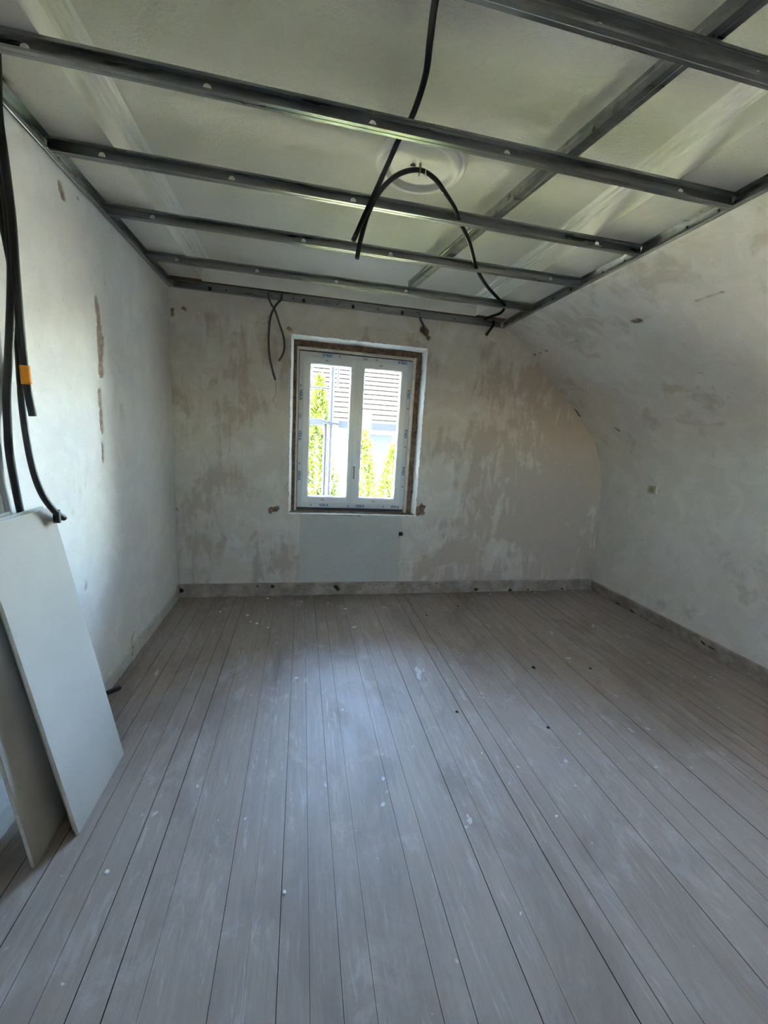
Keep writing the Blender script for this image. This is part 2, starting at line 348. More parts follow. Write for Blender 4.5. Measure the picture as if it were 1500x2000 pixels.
MB().box(A[0]-.02, A[1]+.02, .004, .30, .70, .771).build('window_ledge', M['sill'], wall_back)
MB().box(A[0]-.004, A[1]+.01, -.006, .012, .764, .7745).build('plaster_lip', M['white_plaster'], wall_back, .003)
fz = Cc[3]
for nm, b in (('jamb_strip', (Cc[0]-.004, .982, .105, .165, .775, fz+.004)), ('jamb_strip', (1.992, Cc[1]+.004, .105, .165, .775, fz+.004)), ('jamb_strip', (.982, 1.992, .105, .165, 2.176, fz+.004))):
    MB().box(*b).build(nm, M['strip'], wall_back, .004)
# smooth repaired rectangle under the window
pt = MB().box(1.02, 1.955, -.0022, .004, .127, .757).build('patched_panel', M['patch'], wall_back, .0015)
# left wall
us = breaks([YR, .01], .015); vz = breaks([-.03, 2.60], .0125); U, V = np.meshgrid(us, vz, indexing='ij')
marks = [((-1.165, 2.07), (-1.140, 1.88), .020, .012, .9), ((-1.135, 1.90), (-1.165, 1.72), .026, .012, .9), ((-1.16, 2.05), (-1.175, 1.73), .016, .012, .9), ((-1.185, 1.71), (-1.199, 1.62), .004, .004, .5),
         ((-1.198, 1.625), (-1.195, 1.42), .017, .011, .9), ((-1.2, 1.35), (-1.206, 1.27), .013, .009, .9), ((-1.43, 2.44), (-1.405, 2.40), .022, .012, .75), ((-1.286, 2.468), (-1.28, 2.462), .011, .012, .85),
         ((-1.06, 2.25), (-1.058, 2.17), .006, .004, .5), ((-1.10, 2.33), (-1.08, 2.30), .006, .003, .4), ((-1.40, 2.34), (-1.385, 2.30), .006, .003, .35),
         ((-1.16, .60), (-1.1, .57), .003, .003, .5), ((-1.1, .57), (-.93, .52), .003, .003, .5), ((-.93, .52), (-.72, .36), .003, .003, .5), ((-1.18, .40), (-1.18, .15), .003, .003, .55),
         ((-.97, .14), (-1.0, .06), .016, .014, .45), ((-.93, .16), (-.99, .10), .011, .012, .5), ((-.62, .05), (-.35, .05), .012, .012, .6), ((-1.47, .70), (-1.465, .66), .010, .008, .6), ((-.01, .12), (-.03, .10), .018, .02, 1)]
for k in range(24):
    a, b = RNG.uniform(-2.4, -.1), RNG.uniform(.2, 2.45); marks.append(((a, b), (a+.004, b-.01), .004, .003, .45))
dep, colr = damage(U, V, marks, 8)
dep = dep + .006*(noise2(U, V, 2.2, 21, 4)-.5) + .0015*(noise2(U, V, 18, 22, 2)-.5)
wall_left = grid_mesh('wall_left', us, vz, lambda U, V: np.stack([0*U, U, V], -1), lambda U, V: np.stack([0*U-1, 0*U, 0*U], -1), dep, colr, M['left'])
tag(wall_left, 'off-white plaster wall with cracked strips on the left', None, None, 'structure')
MB().box(-.3, -.04, YR-.2, .36, -.3, 3.3).build('masonry', M['brown'], wall_left)
# right wall: upright knee wall curving into the sloping attic ceiling
pr = np.array(PROF); sl = np.concatenate([[0], np.cumsum(np.hypot(*np.diff(pr, axis=0).T))])
fine_s = breaks([0, sl[-1]], .014)
px_, pz_ = np.interp(fine_s, sl, pr[:, 0]), np.interp(fine_s, sl, pr[:, 1])
ker = np.ones(9)/9.
pad = lambda a: np.concatenate([[a[0]]*4, a, [a[-1]]*4]); sx = np.convolve(pad(px_), ker, 'valid'); sz = np.convolve(pad(pz_), ker, 'valid')
msk = (fine_s > .3) & (fine_s < sl[-1]-.12); px_[msk] = sx[msk]; pz_[msk] = sz[msk]
tx, tz = np.gradient(px_), np.gradient(pz_); ln = np.hypot(tx, tz); nx, nzv = tz/ln, -tx/ln      # outward (away from the room)
us = breaks([YR, .02], .02); U, S = np.meshgrid(us, fine_s, indexing='ij')
marks = [((-.01, 2.704), (-.03, 2.704), .014, .006, .9), ((-.10, 2.704), (-.12, 2.704), .010, .006, .9), ((-.19, 2.70), (-.21, 2.70), .010, .006, .9), ((-.45, 2.697), (-.62, 2.70), .006, .004, .5),
         ((-.95, 2.79), (-.99, 2.74), .006, .004, .5), ((-1.17, 2.70), (-1.23, 2.69), .018, .005, .45), ((-1.6, 2.70), (-1.75, 2.70), .008, .004, .4), ((-1.12, 2.70), (-1.3, 2.70), .005, .003, .35),
         ((-.38, 1.79), (-.40, 1.76), .012, .008, .8), ((-.40, 1.74), (-.46, 1.44), .006, .005, .35), ((-.46, 1.44), (-.52, 1.34), .005, .004, .3), ((-.84, 2.25), (-.9, 2.25), .006, .003, .4),
         ((-1.40, 2.24), (-1.43, 2.05), .007, .004, .3), ((-1.43, 2.05), (-1.55, 2.0), .006, .004, .25), ((-.49, 2.05), (-.7, 2.06), .005, .003, .3), ((-.02, 1.95), (-.03, 2.05), .012, .006, .7), ((-1.6, .95), (-1.62, .6), .005, .003, .35)]
for k in range(60):
    a, b = RNG.uniform(-2.2, -.05), RNG.uniform(.2, 2.9); marks.append(((a, b), (a+RNG.normal()*.02, b+RNG.normal()*.02), .005, .003, .35))
dep, colr = damage(U, S, marks, 14)
dep = dep + .008*(noise2(U, S, 2.4, 31, 4)-.5) + .002*(noise2(U, S, 20, 32, 2)-.5)
fi = lambda S, arr: np.interp(S, fine_s, arr)
wall_right = grid_mesh('wall_right', us, fine_s, lambda U, S: np.stack([fi(S, px_), U, fi(S, pz_)], -1), lambda U, S: np.stack([fi(S, nx), 0*U, fi(S, nzv)], -1), dep, colr, M['right'])
tag(wall_right, 'mottled plaster knee wall bending into the sloping attic ceiling on the right', None, None, 'structure')
bk = MB(); 
for (xa, za), (xb, zb) in zip(PROF, PROF[1:]):
    d = Vector((xb-xa, 0, zb-za)).normalized(); n = Vector((d.z, 0, -d.x)); p = [Vector((xa, 0, za))+n*.04, Vector((xb, 0, zb))+n*.04, Vector((xb, 0, zb))+n*.2, Vector((xa, 0, za))+n*.2]
    k = len(bk.v); bk.v += [tuple(q+Vector((0, YR-.2, 0))) for q in p]+[tuple(q+Vector((0, .36, 0))) for q in p]
    for q in ((0, 1, 2, 3), (4, 7, 6, 5), (0, 4, 5, 1), (1, 5, 6, 2), (2, 6, 7, 3), (3, 7, 4, 0)): bk.f.append(tuple(k+i for i in q)); bk.m.append(0)
bk.build('masonry', M['brown'], wall_right)
# rear wall behind the camera with a small unseen window, added to let in fill light
DX0, DX1, DZ, DZ0 = 2.15, 2.52, 2.0, 1.60
rw = MB().box(-.3, DX0, YR-.15, YR, -.3, 3.3).box(DX1, 4.6, YR-.15, YR, -.3, 3.3).box(DX0, DX1, YR-.15, YR, DZ, 3.3).box(DX0, DX1, YR-.15, YR, -.3, DZ0).build('wall_rear', M['rear'])
w2 = empty('fill_window', (DX0, YR-.1, DZ0)); tag(w2, 'small square fill-light window added in the wall behind the camera', None, None, 'structure')
f2 = MB().box(DX0, DX0+.03, YR-.1, YR-.05, DZ0, DZ).box(DX1-.03, DX1, YR-.1, YR-.05, DZ0, DZ).box(DX0+.03, DX1-.03, YR-.1, YR-.05, DZ0, DZ0+.03).box(DX0+.03, DX1-.03, YR-.1, YR-.05, DZ-.03, DZ).build('outer_frame', M['upvc'], w2)
MB().box(DX0+.025, DX1-.025, YR-.08, YR-.076, DZ0+.025, DZ-.025).build('pane', M['glass'], f2)
tag(rw, 'plain plaster wall behind the camera with a small added fill-light window', None, None, 'structure')
# ceiling: low painted soffit all round, recessed centre with stepped moulding
ceiling = MB().box(-.3, 4.4, YR-.2, .36, ZC, ZC+.1).build('ceiling', M['ceiling']); tag(ceiling, 'stippled off-white recessed ceiling above the metal framing', None, None, 'structure')
def soff(x0, x1, y0, y1, m):
    us = breaks([x0, x1], .03); vs_ = breaks([y0, y1], .03); U, V = np.meshgrid(us, vs_, indexing='ij')
    mk = [((.015, -1.86), (.02, -1.83), .03, .012, .9)] if x0 < .1 and x1 < .5 and y0 < -2 else []
    dp, cl = damage(U, V, mk, 40); dp = dp+.003*(noise2(U, V, 3, 41, 3)-.5)
    g = grid_mesh('soffit', us, vs_, lambda U, V: np.stack([U, V, 0*U+ZS], -1), lambda U, V: np.stack([0*U, 0*U, 0*U+1], -1), dp, cl, m, None, ceiling)
soff(-.02, TX0, YR, TY1-.035, M['soffit']); soff(TX1, 2.80, YR, TY1-.035, M['soffit']); soff(TX0, TX1, YR, TY0, M['soffit'])
MB().box(-.02, TX0, TY1-.035, .13, ZS-.001, ZS+.02).box(TX1, 2.8, TY1-.035, .13, ZS-.001, ZS+.02).box(TX0, TX1, TY1, .13, ZS-.001, ZS+.02).build('lath_strip', M['soffit_brown'], ceiling)
MB().box(-.3, TX0-.01, YR, .36, ZS+.022, ZC+.02).box(TX1+.01, 3.0, YR, .36, ZS+.022, ZC+.02).box(TX0, TX1, TY1+.01, .36, ZS+.022, ZC+.02).build('soffit_core', M['soffit_brown'], ceiling)
loops = [(0, ZS), (.003, 2.636), (.016, 2.640), (.018, 2.650), (.034, 2.654), (.037, 2.664), (.052, 2.667), (.056, 2.676), (.07, 2.680)]
v = []; f = []
for d, z in loops: v += [(TX0+d, TY0+d, z), (TX1-d, TY0+d, z), (TX1-d, TY1-d, z), (TX0+d, TY1-d, z)]
for i in range(len(loops)-1):
    for k in range(4): f.append((i*4+k, (i+1)*4+k, (i+1)*4+(k+1) % 4, i*4+(k+1) % 4))
pyd('moulding', v, f, M['gloss_white'], ceiling)
# skirting remains
def skirt(name, n0, n1, pos, nrm, h, marks, m, thick=.007, seed=50):
    us = breaks([n0, n1], .0125); vz = breaks([-.005, h], .0085); U, V = np.meshgrid(us, vz, indexing='ij'); dp, cl = damage(U, V, marks, seed)
    dp = -thick + np.minimum(dp, .005) + .004*(noise2(U, V, 9, seed+1, 3)-.5); dp[:, -1] = .004; dp[:, -2] += .001; dp[:, 0] += .006*(noise2(U[:, 0], V[:, 0], 20, seed+2, 2) > .55)
    return grid_mesh(name, us, vz, pos, nrm, dp, cl, m)
mk = []
for x, z, r in [(.79, .095, .016), (.55, .10, .008), (.66, .10, .007), (1.02, .10, .008), (1.36, .085, .018), (1.38, .06, .013), (1.07, .06, .006), (2.35, .10, .01), (2.77, .03, .014), (3.15, .02, .012), (3.35, .02, .01), (3.75, .02, .01), (2.0, .1, .006), (.02, .07, .016), (1.75, .1, .006), (1.6, .05, .006)]: mk.append(((x-.006, z), (x+.006, z-.006), r, .012, .9))
for k in range(30): x, z = RNG.uniform(.1, 4), RNG.uniform(.02, .11); mk.append(((x, z), (x+.006, z), .005, .003, .6))
mk.append(((.0, -.002), (4.1, -.002), .006, .006, 1)); mk.append(((2.72, .06), (2.66, .02), .004, .003, .7)); mk.append(((2.72, .06), (2.82, .03), .004, .003, .7))
b = skirt('baseboard_back', .0, 4.09, lambda U, V: np.stack([U, 0*U-.002, V], -1), lambda U, V: np.stack([0*U, 0*U+1, 0*U], -1), .125, mk, M['skirt']); tag(b, 'bare crumbling mortar strip along the foot of the window wall', None, None, 'structure')
mk = [((-.9, .0), (-.3, .0), .006, .006, 1), ((-1.25, .07), (-1.27, .06), .013, .01, .9), ((-1.3, .06), (-1.36, .06), .010, .006, .5), ((-.55, .01), (-.6, .0), .012, .008, .9), ((-.38, .01), (-.42, .0), .012, .008, .9), ((-3, -.002), (0, -.002), .005, .006, 1)]
for k in range(24): x, z = RNG.uniform(-2.4, 0), RNG.uniform(.02, .11); mk.append(((x, z), (x+.006, z), .005, .003, .6))
b = skirt('baseboard_right', YR, -.004, lambda U, V: np.stack([4.108-V*.19, U, V], -1), lambda U, V: np.stack([0*U+1, 0*U, 0*U], -1), .118, mk, M['skirt'], seed=60); tag(b, 'dark bare mortar strip along the foot of the right wall', None, None, 'structure')
mk = [((-1.0, .09), (-1.03, .0), .010, .008, .6), ((-.98, .10), (-.60, .06), .005, .004, .5), ((YR, -.002), (0, -.002), .006, .006, .8), ((-1.16, .06), (-1.22, .08), .004, .003, .5)]
b = skirt('baseboard_left', YR, -.004, lambda U, V: np.stack([0*U+.004, U, V], -1), lambda U, V: np.stack([0*U-1, 0*U, 0*U], -1), .10, mk, M['skirt_l'], seed=70); tag(b, 'pale greenish plaster strip along the foot of the left wall', None, None, 'structure')
# ------------------------------------------------------------------ window
win = empty('window_1', (1.49, .16, .797)); tag(win, 'new white plastic double casement window with protective film', None, None, 'structure')
FX0, FX1, FZ0, FZ1 = .980, 1.998, .799, 2.174; XM = 1.4965
def ring(name, x0, x1, z0, z1, w, y0, y1, m, parent, bev=.003, wb=None):
    wb = wb or w
    return MB().box(x0, x0+w, y0, y1, z0, z1).box(x1-w, x1, y0, y1, z0, z1).box(x0+w, x1-w, y0, y1, z0, z0+wb).box(x0+w, x1-w, y0, y1, z1-w, z1).build(name, m, parent, bev)
frame = ring('outer_frame', FX0, FX1, FZ0, FZ1, .052, .16, .235, M['film'], win)
MB().box(FX0-.003, FX0+.006, .1575, .2, FZ0, FZ1).box(FX1-.006, FX1+.003, .1575, .2, FZ0, FZ1).box(FX0, FX1, .1575, .2, FZ1-.005, FZ1+.006).build('foam_gap', M['gasket'], win)
MB().box(FX0, FX1, .158, .225, .771, FZ0).build('base_profile', M['base_profile'], win)
for i, (sx0, sx1) in enumerate(((FX0+.043, XM-.001), (XM+.001, FX1-.043))):
    s = ring('sash', sx0, sx1, FZ0+.043, FZ1-.043, .058, .146, .215, M['upvc'], win)
    gx0, gx1, gz0, gz1 = sx0+.058, sx1-.058, FZ0+.101, FZ1-.101
    g = MB().box(gx0-.004, gx1+.004, .182, .186, gz0-.004, gz1+.004).build('pane', M['glass'], s)
    ring('glazing_bead', gx0-.001, gx1+.001, gz0-.001, gz1+.001, .006, .160, .20, M['handle'], s, 0)
MB().box(XM-.022, XM+.022, .140, .150, FZ0+.046, FZ1-.046).build('meeting_cover', M['upvc'], win, .003)
h = MB().box(XM-.016, XM+.016, .128, .141, 1.085, 1.225).build('handle_plate', M['handle'], win, .006, seg=3)
MB().cyl((XM, .13, 1.19), (XM, .105, 1.19), .010).box(XM-.0065, XM+.0065, .098, .112, 1.085, 1.20).build('lever', M['handle_grey'], h, .004)
def text_mesh(s, size):
    c = bpy.data.curves.new('t', 'FONT'); c.body = s; c.size = size; c.align_x = 'CENTER'; c.align_y = 'CENTER'; c.offset = size*.022
    o = bpy.data.objects.new('t', c); COL.objects.link(o); bpy.context.view_layer.update()
    me = bpy.data.meshes.new_from_object(o.evaluated_get(bpy.context.evaluated_depsgraph_get())); bpy.data.objects.remove(o); return me
VE = text_mesh('VEKA', .036); VE.materials.append(M['ink'])
def film_print(me, x, z, ang, y=.1588, sc=1.):
    o = bpy.data.objects.new('film_print', me); COL.objects.link(o); o.parent = frame
    o.matrix_world = Matrix.Translation((x, y, z)) @ Matrix.Rotation(ang, 4, 'Y') @ Matrix.Rotation(math.pi/2, 4, 'X') @ Matrix.Scale(sc, 4)
    o.matrix_parent_inverse = Matrix.Translation(-Vector(win.location)) if False else Matrix(); o.matrix_basis = Matrix.Translation((x, y, z)) @ Matrix.Rotation(ang, 4, 'Y') @ Matrix.Rotation(math.pi/2, 4, 'X') @ Matrix.Scale(sc, 4)
dm = bpy.data.meshes.new('diamond'); dm.from_pydata([(0, -.010, 0), (.010, 0, 0), (0, .010, 0), (-.010, 0, 0), (0, -.005, 0), (.005, 0, 0), (0, .005, 0), (-.005, 0, 0)], [], [(0, 1, 5, 4), (1, 2, 6, 5), (2, 3, 7, 6), (3, 0, 4, 7)]); dm.materials.append(M['ink'])
bx = bpy.data.meshes.new('code_box'); bx.from_pydata([(-.03, -.012, 0), (.03, -.012, 0), (.03, -.010, 0), (-.03, -.010, 0), (-.03, .010, 0), (.03, .010, 0), (.03, .012, 0), (-.03, .012, 0), (-.02, -.005, 0), (.02, -.005, 0), (.02, .004, 0), (-.02, .004, 0)], [], [(0, 1, 2, 3), (4, 5, 6, 7), (8, 9, 10, 11)]); bx.materials.append(M['ink2'])
q = math.pi/2; zb = FZ0+.021; zt = FZ1-.022; xl = FX0+.021; xr = FX1-.021
for x in (1.235, 1.575, 1.915): film_print(VE, x, zb, 0)
for x in (1.115, 1.46, 1.80): film_print(dm, x, zb, 0)
for x in (1.225, 1.90): film_print(VE, x, zt, math.pi)
for x in (1.33, 1.66): film_print(dm, x, zt, math.pi)
film_print(bx, 1.56, zt, 0, sc=1.1)
for x in (1.22, 1.70): film_print(bx, x, FZ0+.075, 0, .1448, .7); film_print(bx, x, FZ1-.070, 0, .1448, .7)
for z in (1.80, 1.45, 1.09): film_print(VE, xl, z, q)
for z in (1.88, 1.20): film_print(dm, xl, z, q)
for z in (1.88, 1.52, 1.17): film_print(VE, xr, z, -q)
for z in (1.75, 1.40, 1.02): film_print(dm, xr, z, -q)
for z in (1.62, ): film_print(bx, xl, z, q, sc=.9)
# ------------------------------------------------------------------ false-ceiling framing
RY = [-2.514, -2.033, -1.557, -1.08, -.53]; RH = .048; RD = .030; HOLES = {0: [.705, 1.235, 1.737, 2.24], 1: [.207, .705, 1.236, 1.737, 2.505], 2: [.205, .703, 1.227, 1.736, 2.498], 3: [.236, 1.006, 1.504, 2.039, 2.545], 4: [.20, .70, 1.233, 1.737, 2.515]}
def rail(i):
    x0, x1 = .012, 2.762; xs_h = HOLES[i]; r = .0128; zc = .0255; v = []; f = []
    sec = [(0, .0075), (0, .0006), (.0115, .0006), (.0125, .0018), (.0165, .0018), (.0175, .0006), (RD, .0006), (RD, .0085), (RD-.0015, .0105)]
    sec2 = [(RD-.0015, .0405), (RD, .0425), (RD, RH), (.0175, RH), (.0165, RH-.0012), (.0125, RH-.0012), (.0115, RH), (0, RH), (0, RH-.0075)]
    for s in (sec, sec2):
        for (a, b), (c, d) in zip(s, s[1:]):
            k = len(v); v += [(x0, a, b), (x1, a, b), (x1, c, d), (x0, c, d)]; f.append((k, k+1, k+2, k+3))
    yw = RD-.0015; za, zb_ = .0105, .0405; cur = x0; n = 16
    for h in xs_h:
        a, b = h-.02, h+.02; k = len(v); v += [(cur, yw, za), (a, yw, za), (a, yw, zb_), (cur, yw, zb_)]; f.append((k, k+1, k+2, k+3)); cur = b
        circ = [(h+r*math.cos(2*math.pi*t/n+math.pi/n), yw, zc+r*math.sin(2*math.pi*t/n+math.pi/n)) for t in range(n)]
        def sq(t):
            an = 2*math.pi*t/n+math.pi/n; cx, cz = math.cos(an), math.sin(an); m = max(abs(cx)/.02, abs(cz)/.015); return (h+cx/m, yw, zc+cz/m)
        k = len(v); v += circ + [sq(t) for t in range(n)]
        for t in range(n): f.append((k+t, k+(t+1) % n, k+n+(t+1) % n, k+n+t))
        # corners of the surrounding square
        for cxs, czs in ((1, 1), (-1, 1), (-1, -1), (1, -1)):
            cand = sorted(range(n), key=lambda t: (sq(t)[0]-(h+cxs*.02))**2+(sq(t)[2]-(zc+czs*.015))**2)[:2]
            kk = len(v); v.append((h+cxs*.02, yw, zc+czs*.015)); f.append((k+n+cand[0], kk, k+n+cand[1]))
    k = len(v); v += [(cur, yw, za), (x1, yw, za), (x1, yw, zb_), (cur, yw, zb_)]; f.append((k, k+1, k+2, k+3))
    # flat upper-flange knock-outs near two of the holes are left as in the sheet
    o = pyd('ceiling_rail', [(a, b+RY[i], c+HT+.0008) for a, b, c in v], f, M['zinc'])
    md = o.modifiers.new('solid', 'SOLIDIFY'); md.thickness = .0006; md.offset = 0
    return o
RL = ['galvanised ceiling rail nearest the camera, crossing the upper right corner', 'long galvanised ceiling rail passing just in front of the ceiling rose', 'galvanised ceiling rail just beyond the ceiling rose, crossed by both hanging conduit ends', 'galvanised ceiling rail between the rose rail and the window-end rail, fourth from the camera', 'galvanised ceiling rail next to the wall track over the window']
for i in range(5): tag(rail(i), RL[i], 'ceiling rail', 'ceiling rails spanning the room')
def track(name, pts, label, screws, slots=()):
    """pts: function (s along, d out of wall, z) -> world"""
    a, b, fn = pts; v = []; f = []
    sec = [(.030, .0), (.0155, .0), (.0145, .0012), (.0115, .0012), (.0105, .0), (.001, .0), (.001, .018), (.003, .020), (.003, .030), (.001, .032), (.001, .050), (.030, .050)]
    for (d0, z0), (d1, z1) in zip(sec, sec[1:]):
        k = len(v); v += [fn(a, d0, HT+z0), fn(b, d0, HT+z0), fn(b, d1, HT+z1), fn(a, d1, HT+z1)]; f.append((k, k+1, k+2, k+3))
    root = empty(name, fn((a+b)/2, .0, HT)); o = pyd('channel', v, f, M['zinc'], root); md = o.modifiers.new('solid', 'SOLIDIFY'); md.thickness = .0006; md.offset = 0
    for s in screws: MB().cyl(fn(s, .003, HT+.026), fn(s, .0065, HT+.026), .0055, 10).build('screw', M['screw'], root)
    for s in slots: MB().box(-1, 1, -1, 1, -1, 1).v; c = fn(s, .0035, HT+.022); MB().box(c[0]-.011, c[0]+.011, c[1]-.0015, c[1]+.0015, c[2]-.014, c[2]+.014).build('slot', M['hole'], root)
    return tag(root, label, 'ceiling track', 'wall tracks of the ceiling frame')
track('ceiling_track', (YR+.05, -.004, lambda s, d, z: (.006+d, s, z)), 'galvanised channel fixed along the top of the left wall', [-.25, -.85, -1.45, -2.2])
track('ceiling_track', (YR+.05, -.004, lambda s, d, z: (2.768-d, s, z)), 'galvanised channel fixed along the sloping ceiling on the right', [-.3, -.75, -.95, -1.25, -1.42, -1.8, -1.95, -2.3])
track('ceiling_track', (.04, 2.735, lambda s, d, z: (s, -.006-d, z)), 'galvanised channel fixed to the wall above the window', [.42, .76, .93, 1.28, 1.62, 1.98, 2.3], [.30, 1.01, 1.41, 1.83])
pl = Vector((1.750, -.50, HT+RH+.0016)); ps = Vector((2.29, -4.4, HT+RH+.0016)); dv = (ps-pl).normalized(); sd = Vector((-dv.y, dv.x, 0)); sd = sd if sd.x > 0 else -sd
v = []; f = []
sec = [(0.008, .0445), (0, .046), (0, .030), (.002, .028), (.002, .020), (0, .018), (0, 0), (.018, 0), (.019, .002), (.027, .002), (.028, 0), (.046, 0), (.046, .018), (.044, .020), (.044, .028), (.046, .030), (.046, .046), (.038, .0445)]
for (a, b), (c, d) in zip(sec, sec[1:]):
    k = len(v); v += [pl+sd*a+Vector((0, 0, b)), ps+sd*a+Vector((0, 0, b)), ps+sd*c+Vector((0, 0, d)), pl+sd*c+Vector((0, 0, d))]; f.append((k, k+1, k+2, k+3))
o = pyd('primary_rail', v, f, M['zinc']); md = o.modifiers.new('solid', 'SOLIDIFY'); md.thickness = .0007; md.offset = 0
tag(o, 'galvanised carrier profile running slantwise above the cross rails', 'ceiling rail')
# ------------------------------------------------------------------ ceiling rose, hook
rose = empty('ceiling_rose', (1.513, -1.605, ZC)); tag(rose, 'round white plaster ceiling rose with stepped rings', 'ceiling rose')
pf = [(.205, 0), (.203, -.008), (.195, -.018), (.186, -.012), (.182, -.010), (.176, -.020), (.166, -.030), (.156, -.028), (.148, -.014), (.142, -.008), (.128, -.010), (.06, -.014), (.0, -.017)]
v = []; f = []; n = 64
for r, z in pf:
    for k in range(n): a = 2*math.pi*k/n; v.append((1.513+r*math.cos(a), -1.605+r*math.sin(a), ZC+z))
for i in range(len(pf)-1):
    for k in range(n): f.append((i*n+k, i*n+(k+1) % n, (i+1)*n+(k+1) % n, (i+1)*n+k))
pyd('plaster_disc', v, f, M['gloss_white'], rose, True)
hk = [(1.500, -1.635, 2.664), (1.500, -1.638, 2.635), (1.497, -1.65, 2.606), (1.492, -1.675, 2.597), (1.490, -1.697, 2.607), (1.490, -1.70, 2.625)]
o = tube('ceiling_hook', hk, .0028, M['wire'], None, False, 8); tag(o, 'small rusty metal hook in the middle of the ceiling rose', 'hook')
pyd('bare_patch', [(1.475+.012*math.cos(a)*(1+.3*math.sin(3*a)), -1.62+.016*math.sin(a)*(1+.3*math.cos(2*a)), ZC-.0185) for a in np.linspace(0, 6.1, 14)], [tuple(range(14))], M['soffit_brown'], rose)
# ------------------------------------------------------------------ conduits
bt = M['black_tube']
A_ = [(1.33, -2.75, 2.665), (1.338, -2.55, 2.655), (1.345, -2.34, 2.635), (1.366, -2.214, 2.63), (1.384, -2.109, 2.62), (1.380, -1.975, 2.60), (1.358, -1.869, 2.59), (1.337, -1.79, 2.555), (1.293, -1.775, 2.453), (1.247, -1.78, 2.345), (1.209, -1.78, 2.255)]
tag(tube('conduit', A_, .0105, bt), 'black corrugated conduit coming down from the ceiling above the first rails, straight loose end', 'conduit')
B_ = [(1.238, -1.68, 2.23), (1.252, -1.68, 2.312), (1.280, -1.68, 2.415), (1.330, -1.68, 2.511), (1.403, -1.68, 2.581), (1.492, -1.68, 2.611), (1.563, -1.68, 2.588), (1.617, -1.672, 2.545), (1.69, -1.60, 2.530), (1.736, -1.527, 2.5265), (1.86, -1.36, 2.522), (1.97, -1.17, 2.525), (2.039, -1.05, 2.5265), (2.20, -.84, 2.522), (2.40, -.62, 2.525), (2.515, -.50, 2.5265), (2.56, -.40, 2.525), (2.585, -.28, 2.53), (2.57, -.16, 2.538), (2.55, -.07, 2.538)]
hc = tag(tube('conduit', B_, .0105, bt), 'black corrugated conduit arched over the ceiling rose hook and threaded through the rails', 'conduit')
tie = MB()
for k in range(14):
    a0, a1 = 2*math.pi*k/14, 2*math.pi*(k+1)/14
    tie.cyl((1.515+.0*k, -1.68+.013*math.cos(a0), 2.608+.013*math.sin(a0)), (1.515, -1.68+.013*math.cos(a1), 2.608+.013*math.sin(a1)), .0018, 6)
tie.cyl((1.515, -1.692, 2.60), (1.52, -1.70, 2.57), .0015, 6); tie.build('cable_tie', M['handle'], hc)
gt = M['grey_tube']
tag(tube('conduit', [(.735, -.020, 2.54), (.742, -.040, 2.495), (.760, -.045, 2.455), (.789, -.045, 2.413), (.821, -.045, 2.326), (.853, -.045, 2.24), (.867, -.045, 2.17), (.858, -.045, 2.096), (.825, -.045, 2.034)], .0088, gt), 'dark grey conduit end curving right above the window corner, cut short', 'conduit')
c2 = tag(tube('conduit', [(.84, -.022, 2.54), (.832, -.046, 2.495), (.81, -.064, 2.463), (.785, -.066, 2.425), (.758, -.062, 2.36), (.744, -.05, 2.241), (.748, -.045, 2.086), (.777, -.045, 1.95), (.798, -.045, 1.884)], .0088, gt), 'dark grey conduit curving left above the window corner with a pull wire hanging out', 'conduit')
tube('pull_wire', [(.790, -.045, 1.91), (.798, -.045, 1.880), (.803, -.045, 1.84), (.800, -.045, 1.77), (.797, -.045, 1.752), (.785, -.045, 1.738), (.777, -.045, 1.722), (.785, -.045, 1.712), (.797, -.045, 1.718)], .0022, M['wire'], c2, False, 6)
tag(tube('conduit', [(2.655, -.02, 2.545), (2.650, -.045, 2.51), (2.632, -.058, 2.483), (2.608, -.06, 2.447), (2.587, -.06, 2.411)], .0105, bt), 'short black conduit stub below the right end of the wall track', 'conduit')
tag(tube('conduit', [(1.985, -.018, 2.50), (2.0, -.022, 2.47), (2.03, -.012, 2.43), (2.048, .01, 2.395)], .0105, gt), 'short grey conduit entering the broken plaster hole up right of the window', 'conduit')
# left wall conduits
T1 = [(.075, -1.935, 2.55), (.085, -1.939, 2.45), (.09, -1.944, 2.365), (.09, -1.954, 2.224), (.09, -1.946, 2.099), (.09, -1.953, 1.948), (.088, -1.986, 1.753), (.075, -2.010, 1.556), (.058, -1.995, 1.442), (.044, -1.978, 1.356), (.030, -1.948, 1.266), (.020, -1.917, 1.149), (.024, -1.90, 1.02)]
tag(tube('conduit', T1, .0125, bt), 'black conduit hanging down the left wall behind the plasterboard sheets', 'conduit')
T2 = [(.119, -1.975, 2.55), (.119, -1.985, 2.45), (.119, -1.996, 2.353), (.119, -1.989, 2.251), (.119, -1.98, 2.088), (.119, -1.985, 1.94), (.119, -1.989, 1.787), (.119, -1.988, 1.661), (.118, -1.981, 1.564), (.116, -1.964, 1.477)]
t2 = tag(tube('conduit', T2, .0125, bt), 'black conduit with orange tape near its loose end on the left wall', 'conduit')
t2c = catmull(T2, .004); dists = [p.z for p in t2c]
seg = [p for p in t2c if 1.575 < p.z < 1.640]; tube('tape_band', seg[::3], .0145, M['orange'], t2, False, 12)
T3 = [(.055, -1.945, 2.55), (.058, -1.95, 2.36), (.060, -1.945, 2.224), (.061, -1.928, 2.10), (.062, -1.902, 1.932), (.062, -1.904, 1.802), (.063, -1.911, 1.702), (.072, -1.937, 1.496), (.088, -1.948, 1.321), (.098, -1.926, 1.209), (.10, -1.863, 1.127), (.10, -1.801, 1.084)]
t3 = tag(tube('conduit', T3, .0115, bt), 'black conduit curving right above the plasterboard sheets, taped tip', 'conduit')
MB().box(.090, .112, -1.856, -1.842, 1.075, 1.128).build('tape_flag', M['tape'], t3, .002)
